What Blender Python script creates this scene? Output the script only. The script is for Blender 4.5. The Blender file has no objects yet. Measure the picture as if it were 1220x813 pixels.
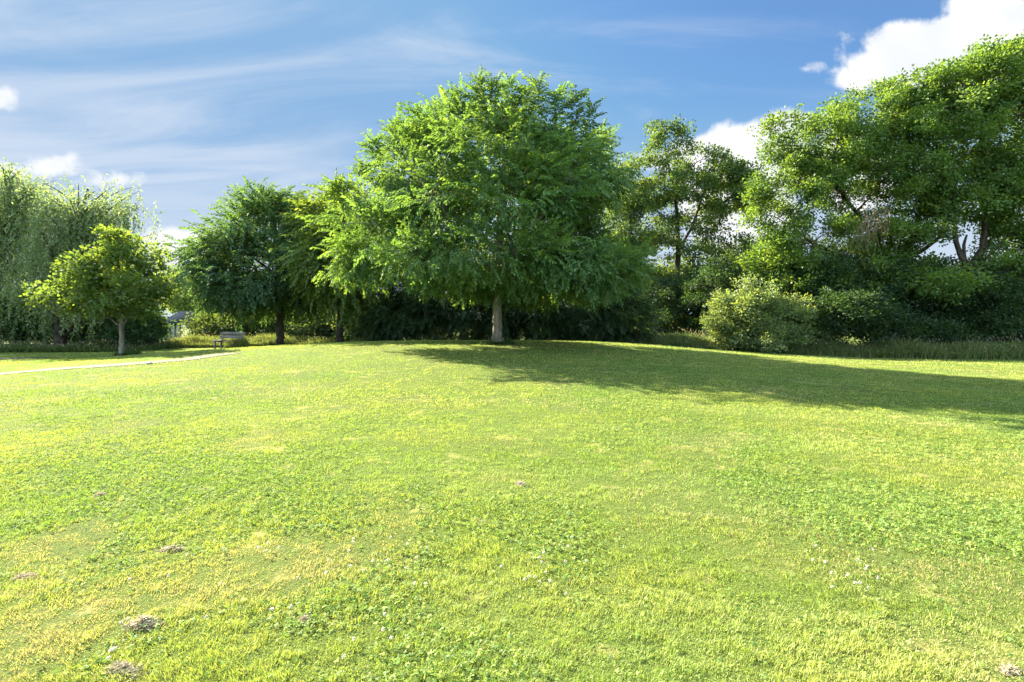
import bpy, math
import numpy as np

# ------------------------------------------------------------------ camera, sky, sun, exposure
S = bpy.context.scene
COL = S.collection
F = 610.0            # focal length in photo pixels (18 mm on 36 mm)
EYE = 1.55
HOR = 390.0
SUN_AZ = 51.0        # degrees to the left of the view direction
SUN_EL = 30.0

cam = bpy.data.cameras.new("camera")
cam.lens = 18.0; cam.sensor_width = 36.0
cam.shift_y = -16.5 / 1220.0
cam.clip_start = 0.05; cam.clip_end = 5000
co = bpy.data.objects.new("camera", cam); COL.objects.link(co)
co.location = (0, 0, EYE); co.rotation_euler = (math.radians(90), 0, 0)
S.camera = co

S.view_settings.view_transform = 'Standard'
S.view_settings.look = 'None'
S.view_settings.gamma = 1.0
S.view_settings.use_curve_mapping = False
S.view_settings.exposure = 2.80
S.cycles.max_bounces = 8
S.cycles.diffuse_bounces = 4
S.cycles.transmission_bounces = 4
S.cycles.transparent_max_bounces = 4
S.cycles.sample_clamp_indirect = 4.0
S.cycles.use_denoising = True

sun = bpy.data.lights.new("sun", 'SUN')
sun.energy = 5.0; sun.angle = math.radians(0.53); sun.color = (1.0, 0.91, 0.72)
so = bpy.data.objects.new("sun", sun); COL.objects.link(so)
az, el = math.radians(SUN_AZ), math.radians(SUN_EL)
sdir = np.array([-math.sin(az) * math.cos(el), math.cos(az) * math.cos(el), math.sin(el)])
from mathutils import Vector
so.rotation_euler = Vector(sdir).to_track_quat('Z', 'Y').to_euler()
so.location = tuple(sdir * 60)

W = bpy.data.worlds.new("World"); S.world = W
W.use_nodes = True
nt = W.node_tree; nt.nodes.clear()


def N(tree, kind, **kw):
    n = tree.nodes.new(kind)
    for k, v in kw.items():
        setattr(n, k, v)
    return n


def math_(tree, op, a, b=None, c=None, clamp=False):
    n = tree.nodes.new('ShaderNodeMath'); n.operation = op; n.use_clamp = clamp
    for i, v in enumerate((a, b, c)):
        if v is None:
            continue
        if isinstance(v, (int, float)):
            n.inputs[i].default_value = v
        else:
            tree.links.new(v, n.inputs[i])
    return n.outputs[0]


def smooth(tree, v, lo, hi, a=0.0, b=1.0):
    n = tree.nodes.new('ShaderNodeMapRange'); n.interpolation_type = 'SMOOTHSTEP'
    tree.links.new(v, n.inputs['Value'])
    n.inputs['From Min'].default_value = lo; n.inputs['From Max'].default_value = hi
    n.inputs['To Min'].default_value = a; n.inputs['To Max'].default_value = b
    return n.outputs[0]


def mixc(tree, f, a, b, mode='MIX'):
    n = tree.nodes.new('ShaderNodeMix'); n.data_type = 'RGBA'; n.blend_type = mode
    if isinstance(f, (int, float)):
        n.inputs[0].default_value = f
    else:
        tree.links.new(f, n.inputs[0])
    for s, v in ((6, a), (7, b)):
        if isinstance(v, tuple):
            n.inputs[s].default_value = (*v, 1) if len(v) == 3 else v
        else:
            tree.links.new(v, n.inputs[s])
    return n.outputs[2]


def noise(tree, vec, scale, detail=4, rough=0.5, dist=0.0):
    n = tree.nodes.new('ShaderNodeTexNoise')
    n.inputs['Scale'].default_value = scale; n.inputs['Detail'].default_value = detail
    n.inputs['Roughness'].default_value = rough; n.inputs['Distortion'].default_value = dist
    if vec is not None:
        tree.links.new(vec, n.inputs['Vector'])
    return n.outputs['Fac']


def build_world():
    sky = N(nt, 'ShaderNodeTexSky', sky_type='NISHITA')
    sky.sun_disc = False
    sky.sun_elevation = el
    sky.sun_rotation = -az
    sky.air_density = 1.0; sky.dust_density = 0.6; sky.ozone_density = 2.0
    tc = N(nt, 'ShaderNodeTexCoord')
    sx = N(nt, 'ShaderNodeSeparateXYZ'); nt.links.new(tc.outputs['Generated'], sx.inputs[0])
    x, y, z = sx.outputs
    yy = math_(nt, 'MAXIMUM', y, 0.02)
    u = math_(nt, 'DIVIDE', x, yy)
    v = math_(nt, 'DIVIDE', z, yy)
    front = smooth(nt, y, 0.03, 0.15)
    uv = N(nt, 'ShaderNodeCombineXYZ'); nt.links.new(u, uv.inputs[0]); nt.links.new(v, uv.inputs[1])
    # cirrus: long soft streaks on a high flat layer
    zz = math_(nt, 'ADD', math_(nt, 'MAXIMUM', z, 0.0), 0.12)
    px_ = math_(nt, 'DIVIDE', x, zz); py_ = math_(nt, 'DIVIDE', y, zz)
    pl = N(nt, 'ShaderNodeCombineXYZ'); nt.links.new(px_, pl.inputs[0]); nt.links.new(py_, pl.inputs[1])
    mp = N(nt, 'ShaderNodeMapping'); nt.links.new(pl.outputs[0], mp.inputs[0])
    mp.inputs['Rotation'].default_value = (0, 0, math.radians(52)); mp.inputs['Scale'].default_value = (0.6, 1.7, 1)
    n1 = noise(nt, mp.outputs[0], 1.2, 8, 0.60, 1.2)
    n2 = noise(nt, pl.outputs[0], 0.45, 3, 0.5, 0.3)
    left = smooth(nt, u, -0.95, 0.45, 1.0, 0.0)
    low = smooth(nt, v, 0.0, 0.6, 1.0, 0.15)
    cir = math_(nt, 'ADD', n1, math_(nt, 'MULTIPLY', n2, 0.45))
    cir = math_(nt, 'ADD', cir, math_(nt, 'MULTIPLY', left, 0.20))
    cir = math_(nt, 'ADD', cir, math_(nt, 'MULTIPLY', low, 0.06))
    cirm = smooth(nt, cir, 0.72, 1.16, 0.0, 0.7)
    base = mixc(nt, 1.0, sky.outputs[0], (0.40, 0.52, 0.62), 'MULTIPLY')
    sp = N(nt, 'ShaderNodeSeparateColor'); nt.links.new(base, sp.inputs[0])
    cb = N(nt, 'ShaderNodeCombineColor')
    for i, lim in enumerate((0.78, 1.40, 2.25)):       # the photo's sky never glares towards the sun
        nt.links.new(math_(nt, 'SMOOTH_MIN', sp.outputs[i], lim, 0.5), cb.inputs[i])
    base = cb.outputs[0]
    c1 = mixc(nt, cirm, base, (2.05, 2.30, 2.70))
    # pale band of thick air near the horizon
    hz = smooth(nt, z, -0.02, 0.40, 0.95, 0.0)
    c1 = mixc(nt, hz, c1, (2.15, 2.40, 2.75))
    # cumulus heaps, as soft ellipses of sky broken up by noise
    ell = [(1135, 62, 120, 48), (1060, 80, 58, 34), (1210, 20, 90, 55), (1018, 95, 32, 20), (1180, 110, 90, 40),
           (1165, 35, 60, 30),
           (962, 82, 20, 8),
           (905, 182, 78, 46), (962, 152, 52, 24), (842, 184, 58, 28), (880, 250, 80, 55), (1010, 200, 70, 55),
           (790, 190, 40, 18),
           (-8, 120, 22, 15), (62, 200, 44, 18), (15, 205, 40, 14), (215, 295, 60, 26), (130, 215, 50, 12),
           (1180, 320, 90, 16)]
    nz = noise(nt, uv.outputs[0], 9.0, 8, 0.60, 0.25)
    best = None
    for (cx, cy, rx, ry) in ell:
        a = math_(nt, 'MULTIPLY', math_(nt, 'SUBTRACT', u, (cx - 610) / F), F / rx)
        b = math_(nt, 'MULTIPLY', math_(nt, 'SUBTRACT', v, (HOR - cy) / F), F / ry)
        r = math_(nt, 'SQRT', math_(nt, 'ADD', math_(nt, 'MULTIPLY', a, a), math_(nt, 'MULTIPLY', b, b)))
        e = math_(nt, 'MULTIPLY', math_(nt, 'SUBTRACT', 1.0, r), min(rx, ry) / 40.0)
        best = e if best is None else math_(nt, 'SMOOTH_MAX', best, e, 0.12)
    den = math_(nt, 'ADD', best, math_(nt, 'MULTIPLY', math_(nt, 'SUBTRACT', nz, 0.5), 1.5))
    cm = math_(nt, 'MULTIPLY', smooth(nt, den, -0.05, 0.28), front)
    sh = noise(nt, uv.outputs[0], 5.0, 5, 0.55, 0.2)
    ccol = mixc(nt, smooth(nt, sh, 0.38, 0.7), (2.7, 2.8, 2.95), (3.3, 3.3, 3.3))
    c2 = mixc(nt, cm, c1, ccol)
    back = smooth(nt, y, 0.10, -0.35)  # unseen bright clouds behind the camera and overhead, added to fill the shadows
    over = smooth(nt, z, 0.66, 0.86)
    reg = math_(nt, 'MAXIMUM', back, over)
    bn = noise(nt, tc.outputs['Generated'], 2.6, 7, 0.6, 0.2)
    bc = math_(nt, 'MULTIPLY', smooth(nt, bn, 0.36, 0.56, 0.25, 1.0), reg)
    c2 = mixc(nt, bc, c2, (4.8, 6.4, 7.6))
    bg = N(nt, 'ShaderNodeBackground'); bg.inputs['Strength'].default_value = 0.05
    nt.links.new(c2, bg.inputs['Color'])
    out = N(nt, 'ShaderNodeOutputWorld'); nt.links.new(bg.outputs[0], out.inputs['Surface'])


build_world()

# ------------------------------------------------------------------ helpers
rng = np.random.default_rng(11)
TAB = np.random.default_rng(5).random((256, 256))


def vnoise(x, y):
    xi = np.floor(x).astype(int); yi = np.floor(y).astype(int)
    fx = x - xi; fy = y - yi
    fx = fx * fx * (3 - 2 * fx); fy = fy * fy * (3 - 2 * fy)
    a = TAB[xi & 255, yi & 255]; b = TAB[(xi + 1) & 255, yi & 255]
    c = TAB[xi & 255, (yi + 1) & 255]; d = TAB[(xi + 1) & 255, (yi + 1) & 255]
    return (a * (1 - fx) + b * fx) * (1 - fy) + (c * (1 - fx) + d * fx) * fy


def fbm(x, y, o=4, g=0.5):
    s = 0; a = 1; t = 0
    for i in range(o):
        s = s + a * vnoise(x * 2 ** i + 17.3 * i, y * 2 ** i + 7.7 * i); t += a; a *= g
    return s / t


def height(x, y):
    x = np.asarray(x, float); y = np.asarray(y, float)
    h = 0.90 * np.exp(-np.abs((x + 1.5) / np.where(x < -1.5, 14.5, 12.5)) ** 3.0 - (np.abs(y - 23.5) / np.where(y < 23.5, 10.0, 14.0)) ** 2)
    h = h + 0.10 * (fbm(x * 0.16 + 40, y * 0.16 + 40, 3) - 0.5) * np.clip(y / 8, 0, 1)
    return h


def at(px, py):
    """ground point seen through a photo pixel"""
    dx = (px - 610) / F; dz = (HOR - py) / F
    for y in np.arange(1.0, 80, 0.02):
        if EYE + dz * y <= float(height(dx * y, y)):
            return np.array([dx * y, y, float(height(dx * y, y))])
    y = 45.0
    return np.array([dx * y, y, float(height(dx * y, y))])


def P(px, py, d):
    return np.array([(px - 610) / F * d, d, EYE + (HOR - py) / F * d])


def mesh_obj(name, verts, faces, mat, parent=None, col=None, smooth_=False):
    """faces: a list of (k,n) index arrays (n = 3 or 4), one object"""
    me = bpy.data.meshes.new(name)
    verts = np.ascontiguousarray(verts, dtype=np.float32)
    me.vertices.add(len(verts)); me.vertices.foreach_set('co', verts.ravel())
    if not isinstance(faces, list):
        faces = [faces]
    faces = [np.asarray(f, dtype=np.int32) for f in faces if len(f)]
    loops = np.concatenate([f.ravel() for f in faces])
    tot = np.concatenate([np.full(len(f), f.shape[1], np.int32) for f in faces])
    start = np.concatenate([[0], np.cumsum(tot)[:-1]]).astype(np.int32)
    me.loops.add(len(loops)); me.loops.foreach_set('vertex_index', loops)
    me.polygons.add(len(tot)); me.polygons.foreach_set('loop_start', start)
    if smooth_:
        me.polygons.foreach_set('use_smooth', np.ones(len(tot), bool))
    if col is not None:
        at_ = me.color_attributes.new('Col', 'FLOAT_COLOR', 'POINT')
        c = np.ones((len(verts), 4), np.float32); c[:, :3] = col
        at_.data.foreach_set('color', c.ravel())
    me.update(calc_edges=True); me.validate()
    me.materials.append(mat)
    o = bpy.data.objects.new(name, me); COL.objects.link(o)
    if parent is not None:
        o.parent = parent
        o.matrix_parent_inverse = parent.matrix_basis.inverted()
    return o


def thing(name, label, cat, loc, group=None):
    o = bpy.data.objects.new(name, None); COL.objects.link(o)
    o.location = tuple(float(v) for v in loc); o.empty_display_size = 0.3
    o['label'] = label; o['category'] = cat
    if group:
        o['group'] = group
    return o


def tag(o, label, cat, group=None, kind=None):
    o['label'] = label
    if cat:
        o['category'] = cat
    if group:
        o['group'] = group
    if kind:
        o['kind'] = kind
    return o


def unit(v):
    v = np.asarray(v, float)
    return v / np.maximum(np.linalg.norm(v, axis=-1, keepdims=True), 1e-9)


class MB:
    """collects boxes and tubes into one mesh"""
    def __init__(s):
        s.v = []; s.q = []; s.t = []; s.n = 0

    def add(s, v, q=None, t=None):
        v = np.asarray(v, float); s.v.append(v)
        if q is not None and len(q):
            s.q.append(np.asarray(q) + s.n)
        if t is not None and len(t):
            s.t.append(np.asarray(t) + s.n)
        s.n += len(v)

    def box(s, c, size, rot=0.0, bev=0.0, tilt=0.0):
        hx, hy, hz = [k / 2 for k in size]
        b = min(bev, hx * .9, hy * .9, hz * .9)
        if b > 0:
            pts = []
            for z, i in ((-hz, b), (-hz + b, 0), (hz - b, 0), (hz, b)):
                X, Y = hx - i, hy - i
                pts += [(-X, -Y, z), (X, -Y, z), (X, Y, z), (-X, Y, z)]
            q = [(3, 2, 1, 0), (12, 13, 14, 15)]
            for l in range(3):
                for k in range(4):
                    q.append((l * 4 + k, l * 4 + (k + 1) % 4, l * 4 + 4 + (k + 1) % 4, l * 4 + 4 + k))
        else:
            pts = [(-hx, -hy, -hz), (hx, -hy, -hz), (hx, hy, -hz), (-hx, hy, -hz),
                   (-hx, -hy, hz), (hx, -hy, hz), (hx, hy, hz), (-hx, hy, hz)]
            q = [(3, 2, 1, 0), (4, 5, 6, 7), (0, 1, 5, 4), (1, 2, 6, 5), (2, 3, 7, 6), (3, 0, 4, 7)]
        p = np.array(pts, float)
        ct, st = math.cos(tilt), math.sin(tilt)
        p = np.stack([p[:, 0], p[:, 1] * ct - p[:, 2] * st, p[:, 1] * st + p[:, 2] * ct], 1)
        ca, sa = math.cos(rot), math.sin(rot)
        p = np.stack([p[:, 0] * ca - p[:, 1] * sa, p[:, 0] * sa + p[:, 1] * ca, p[:, 2]], 1)
        s.add(p + np.asarray(c, float), q=q)

    def tube(s, pts, rad, n=6, rough=0.0, r=None):
        pts = np.asarray(pts, float); k = len(pts)
        rad = np.broadcast_to(np.asarray(rad, float), (k,))
        d = np.gradient(pts, axis=0); d = unit(d)
        ref = np.array([0, 1.0, 0]) if abs(d[:, 2]).mean() > 0.7 else np.array([0, 0, 1.0])
        a = unit(np.cross(d, ref)); b = np.cross(d, a)
        th = np.arange(n) / n * 2 * math.pi
        rr = rad[:, None] * np.ones((1, n))
        if rough > 0:
            g = r or rng
            rr = rr * (1 + rough * (g.random((1, n)) - .5) + rough * .5 * (g.random((k, n)) - .5))
        v = pts[:, None] + rr[..., None] * (np.cos(th)[None, :, None] * a[:, None] + np.sin(th)[None, :, None] * b[:, None])
        v = v.reshape(-1, 3)
        i = np.arange(k - 1)[:, None] * n; j = np.arange(n)[None]; j2 = (j + 1) % n
        q = np.stack([i + j, i + j2, i + n + j2, i + n + j], -1).reshape(-1, 4)
        s.add(v, q=q)

    def build(s, name, mat, parent=None, smooth_=False, col=None):
        f = []
        if s.q:
            f.append(np.concatenate(s.q))
        if s.t:
            f.append(np.concatenate(s.t))
        return mesh_obj(name, np.concatenate(s.v), f, mat, parent, col=col, smooth_=smooth_)


# ------------------------------------------------------------------ materials
def new_mat(name):
    m = bpy.data.materials.new(name); m.use_nodes = True
    m.node_tree.nodes.clear()
    return m, m.node_tree


def leaf_mat(name, trans=(1.8, 1.5, 0.55), tfac=0.42, gloss=0.02, rough=0.5):
    m, t = new_mat(name)
    at_ = N(t, 'ShaderNodeAttribute', attribute_name='Col')
    d = N(t, 'ShaderNodeBsdfDiffuse'); t.links.new(at_.outputs['Color'], d.inputs['Color'])
    tr = N(t, 'ShaderNodeBsdfTranslucent')
    t.links.new(mixc(t, 1.0, at_.outputs['Color'], trans, 'MULTIPLY'), tr.inputs['Color'])
    mx = N(t, 'ShaderNodeMixShader'); mx.inputs[0].default_value = tfac
    t.links.new(d.outputs[0], mx.inputs[1]); t.links.new(tr.outputs[0], mx.inputs[2])
    g = N(t, 'ShaderNodeBsdfGlossy'); g.inputs['Roughness'].default_value = rough
    g.inputs['Color'].default_value = (1, 1, 1, 1)
    m2 = N(t, 'ShaderNodeMixShader'); m2.inputs[0].default_value = gloss
    t.links.new(mx.outputs[0], m2.inputs[1]); t.links.new(g.outputs[0], m2.inputs[2])
    o = N(t, 'ShaderNodeOutputMaterial'); t.links.new(m2.outputs[0], o.inputs['Surface'])
    return m


def rough_mat(name, c1, c2, scale=6.0, stretch=(1, 1, 1), rough=0.9, bump=0.4, bscale=None, spec=0.25):
    m, t = new_mat(name)
    tc = N(t, 'ShaderNodeTexCoord'); mp = N(t, 'ShaderNodeMapping')
    t.links.new(tc.outputs['Object'], mp.inputs[0]); mp.inputs['Scale'].default_value = stretch
    n1 = noise(t, mp.outputs[0], scale, 6, 0.62)
    n2 = noise(t, tc.outputs['Object'], scale * 0.13, 3, 0.5)
    f = math_(t, 'ADD', math_(t, 'MULTIPLY', n1, 0.7), math_(t, 'MULTIPLY', n2, 0.3))
    c = mixc(t, smooth(t, f, 0.36, 0.64), c1, c2)
    p = N(t, 'ShaderNodeBsdfPrincipled'); p.inputs['Roughness'].default_value = rough
    t.links.new(c, p.inputs['Base Color'])
    p.inputs['Specular IOR Level'].default_value = spec
    b = N(t, 'ShaderNodeBump'); b.inputs['Strength'].default_value = bump; b.inputs['Distance'].default_value = 0.03
    nb = noise(t, mp.outputs[0], bscale or scale * 2, 5, 0.6)
    t.links.new(nb, b.inputs['Height']); t.links.new(b.outputs[0], p.inputs['Normal'])
    o = N(t, 'ShaderNodeOutputMaterial'); t.links.new(p.outputs[0], o.inputs['Surface'])
    return m


M_leaf = leaf_mat('leaf_green')
M_maple = leaf_mat('leaf_maple', trans=(1.7, 1.45, 0.5), tfac=0.5)
M_willow = leaf_mat('leaf_willow', trans=(1.3, 1.25, 0.7), tfac=0.45)
M_grass = leaf_mat('grass_blades', trans=(1.25, 1.28, 0.55), tfac=0.40, gloss=0.015, rough=0.6)
M_dry = leaf_mat('dry_grass', trans=(1.0, 0.95, 0.8), tfac=0.25, gloss=0.02)
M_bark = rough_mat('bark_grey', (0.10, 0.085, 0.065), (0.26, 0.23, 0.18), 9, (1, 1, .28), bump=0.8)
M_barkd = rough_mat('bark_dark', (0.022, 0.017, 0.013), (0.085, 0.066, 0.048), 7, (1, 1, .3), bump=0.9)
M_wood = rough_mat('weathered_wood', (0.13, 0.12, 0.115), (0.26, 0.24, 0.23), 14, (.2, 1, 1), bump=0.3)
M_gravel = rough_mat('path_gravel', (0.045, 0.040, 0.026), (0.090, 0.082, 0.054), 40, (1, 1, 1), bump=0.8)


def ground_mat():
    m, t = new_mat('ground_soil_and_thatch')
    g = N(t, 'ShaderNodeNewGeometry')
    n1 = noise(t, g.outputs['Position'], 0.35, 5, 0.6)
    n2 = noise(t, g.outputs['Position'], 70.0, 6, 0.7)
    n3 = noise(t, g.outputs['Position'], 2.3, 5, 0.6)
    c = mixc(t, smooth(t, n2, 0.3, 0.7), (0.022, 0.036, 0.011), (0.11, 0.15, 0.032))
    c = mixc(t, smooth(t, n3, 0.56, 0.74, 0, 0.8), c, (0.28, 0.24, 0.10))
    c = mixc(t, smooth(t, n1, 0.45, 0.75, 0, 0.25), c, (0.20, 0.22, 0.045))
    d = N(t, 'ShaderNodeBsdfPrincipled'); d.inputs['Roughness'].default_value = 1.0
    d.inputs['Specular IOR Level'].default_value = 0.05
    t.links.new(c, d.inputs['Base Color'])
    b = N(t, 'ShaderNodeBump'); b.inputs['Strength'].default_value = 0.6; b.inputs['Distance'].default_value = 0.02
    t.links.new(n2, b.inputs['Height']); t.links.new(b.outputs[0], d.inputs['Normal'])
    o = N(t, 'ShaderNodeOutputMaterial'); t.links.new(d.outputs[0], o.inputs['Surface'])
    return m


# ------------------------------------------------------------------ ground sheet
def build_ground():
    xs = np.concatenate([np.linspace(-1500, -70, 14), np.linspace(-60, 60, 161), np.linspace(70, 1500, 14)])
    ys = np.concatenate([np.linspace(-300, -14, 6), np.linspace(-8, 64, 121), np.linspace(72, 2500, 18)])
    X, Y = np.meshgrid(xs, ys)
    Z = height(X, Y)
    v = np.stack([X.ravel(), Y.ravel(), Z.ravel()], 1)
    nx, ny = len(xs), len(ys)
    i = np.arange(ny - 1)[:, None] * nx + np.arange(nx - 1)[None]
    q = np.stack([i, i + 1, i + nx + 1, i + nx], -1).reshape(-1, 4)
    o = mesh_obj('ground', v, q, ground_mat(), smooth_=True)
    o['kind'] = 'structure'; o['label'] = 'gently mounded mown lawn ground reaching under the trees'


build_ground()

# paths (polyline on the ground, real width)
PATHS = []


def build_path(name, pix, width, label):
    pts = np.array([at(*p) for p in pix])
    k = np.linspace(0, len(pts) - 1, 60)
    i = np.minimum(k.astype(int), len(pts) - 2); f = (k - i)[:, None]
    c = pts[i] * (1 - f) + pts[i + 1] * f
    for _ in range(4):
        c[1:-1] = (c[:-2] + c[1:-1] * 2 + c[2:]) / 4
    d = unit(np.gradient(c[:, :2], axis=0)); nrm = np.stack([-d[:, 1], d[:, 0]], 1)
    rows = []
    for j, s in enumerate(np.linspace(-.5, .5, 5)):
        wob = (fbm(c[:, 0] * 1.3 + 9 * j, c[:, 1] * 1.3 + 3 * j, 3) - .5) * 0.5 if j in (0, 4) else 0
        p = c[:, :2] + nrm * (s * width + wob)[:, None] if np.ndim(wob) else c[:, :2] + nrm * s * width
        rows.append(np.column_stack([p, height(p[:, 0], p[:, 1]) + 0.012]))
    v = np.concatenate(rows); n = len(c)
    q = np.concatenate([np.stack([np.arange(n - 1) + r * n, np.arange(1, n) + r * n,
                                  np.arange(1, n) + (r + 1) * n, np.arange(n - 1) + (r + 1) * n], 1) for r in range(4)])
    o = mesh_obj(name, v, q[:, ::-1], M_gravel, smooth_=True)
    o['kind'] = 'structure'; o['label'] = label
    PATHS.append((c, width))


build_path('gravel_path', [(-90, 455), (0, 446), (60, 440.5), (120, 436.5), (180, 432), (235, 427), (275, 421)], .85,
           'pale worn gravel path curving past the young tree to the bench')
build_path('side_path', [(-120, 430), (0, 427.5), (35, 427), (60, 426)], 1.3, 'grey side path at the foot of the willows')


def path_dist(x, y):
    best = np.full(len(x), 9.0)
    for c, w in PATHS:
        for k in range(0, len(c), 2):
            best = np.minimum(best, np.hypot(x - c[k, 0], y - c[k, 1]) - w * .5)
    return best


# ------------------------------------------------------------------ trees
def tmpl(n=11, L=0.7, leaf=0.17, wid=0.5, ang=55, droop=0.5, hang=0.35, jit=0.25, g=None, fold=0.25, round_=False):
    """one spray: leaves along a twig.  local x = twig axis, z = up.  returns (n*4,3)"""
    out = []
    for j in range(n):
        t = (j + .5) / n
        x = t * L; z = -droop * L * t * t
        side = 1 if j % 2 else -1
        a = math.radians(ang * (1 - 0.75 * (j == n - 1))) * side * (1 + jit * (g.random() - .5))
        if j == n - 1:
            a *= .2
        d = np.array([math.cos(a), math.sin(a), -hang - droop * t * .8 + jit * 1.6 * (g.random() - .5)])
        d = unit(d)
        up = unit(np.array([0, 0, 1.0]) + jit * 1.6 * (g.random(3) - .5))
        w = unit(np.cross(d, up)); up = np.cross(w, d)
        l = leaf * (0.75 + .5 * g.random()); hw = l * wid * .5
        b = np.array([x, 0, z])
        m = b + d * l * .48 + up * fold * hw
        out += [b, m + w * hw, b + d * l - up * .12 * l, m - w * hw]
    return np.array(out)


def tmpl_clump(n=14, R=0.32, leaf=0.16, wid=0.7, g=None, flat=0.6):
    """a tuft of leaves pointing out from the twig end in all directions"""
    out = []
    for j in range(n):
        d = unit(g.normal(size=3) * np.array([1, 1, flat]) + np.array([.35, 0, -.12]))
        up = unit(np.array([0, 0, 1.0]) + .7 * g.normal(size=3))
        w = unit(np.cross(d, up)); up = np.cross(w, d)
        l = leaf * (.7 + .6 * g.random()); hw = l * wid * .5
        b = d * R * (g.random() ** .6) + np.array([.1, 0, 0])
        m = b + d * l * .5 + up * .25 * hw
        out += [b, m + w * hw, b + d * l - up * .1 * l, m - w * hw]
    return np.array(out)


def place_sprays(o, d, scale, templates, g, roll=0.35):
    """o,d:(n,3) -> verts, quads(tri pairs)"""
    n = len(o)
    d = unit(d)
    upv = np.array([0, 0, 1.0]) + roll * g.normal(size=(n, 3))
    y = unit(np.cross(upv, d)); z = np.cross(d, y)
    pick = g.integers(0, len(templates), n)
    V = []; src = []
    for k, T in enumerate(templates):
        idx = np.nonzero(pick == k)[0]
        if not len(idx):
            continue
        s = scale[idx][:, None, None]
        v = o[idx][:, None] + s * (T[None, :, 0:1] * d[idx][:, None] + T[None, :, 1:2] * y[idx][:, None] + T[None, :, 2:3] * z[idx][:, None])
        V.append(v.reshape(-1, 3)); src.append(np.repeat(idx, len(T) // 4))
    V = np.concatenate(V); src = np.concatenate(src)
    nl = len(V) // 4
    b = np.arange(nl)[:, None] * 4
    tri = np.concatenate([b + np.array([0, 1, 2]), b + np.array([0, 2, 3])])
    return V, tri, src, nl


def leaf_colors(nl, src, clump_of_spray, pal, g, clump_var=0.28, leaf_var=0.25):
    """pal: list of base colours mixed per clump and per leaf"""
    pal = np.array(pal, float)
    ncl = clump_of_spray.max() + 1
    cw = g.dirichlet(np.ones(len(pal)) * 1.1, ncl) @ pal
    cw *= (1 + clump_var * (g.random((ncl, 1)) * 2 - 1))
    c = cw[clump_of_spray[src]]
    lw = g.dirichlet(np.ones(len(pal)) * .8, nl) @ pal
    c = c * .6 + lw * .4
    c *= (1 + leaf_var * (g.random((nl, 1)) * 2 - 1))
    return np.repeat(c, 4, axis=0)


def bez(p0, p1, p2, n=7):
    t = np.linspace(0, 1, n)[:, None]
    return (1 - t) ** 2 * p0 + 2 * t * (1 - t) * p1 + t * t * p2


def lobes_from_px(lobes, d):
    out = []
    for l in lobes:
        px, py, rx, ry = l[:4]
        dy = l[4] if len(l) > 4 else 0.0
        rd = l[5] if len(l) > 5 else None
        dd = d + dy
        c = P(px, py, dd)
        r = np.array([rx / F * dd, rd if rd else rx / F * dd, ry / F * dd])
        out.append((c, r))
    return out


def sample_targets(L, n, g, inner=0.22, overlap=0.55):
    area = np.array([(r[0] * r[2] + r[1] * r[2] + r[0] * r[1]) for c, r in L])
    pts = []; dirs = []
    tries = 0
    while len(pts) < n and tries < n * 12:
        tries += 1
        k = g.choice(len(L), p=area / area.sum())
        c, r = L[k]
        q = unit(g.normal(size=3))
        rad = 0.78 + .34 * g.random() ** 1.5 if g.random() > inner else .35 + .5 * g.random()
        p = c + q * r * rad
        if rad > .75:
            bad = False
            for kk, (c2, r2) in enumerate(L):
                if kk != k and np.sum(((p - c2) / r2) ** 2) < overlap ** 2:
                    bad = True; break
            if bad:
                continue
        pts.append(p)
        dirs.append(unit(q / r * r.mean()))
    return np.array(pts), np.array(dirs)


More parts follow.
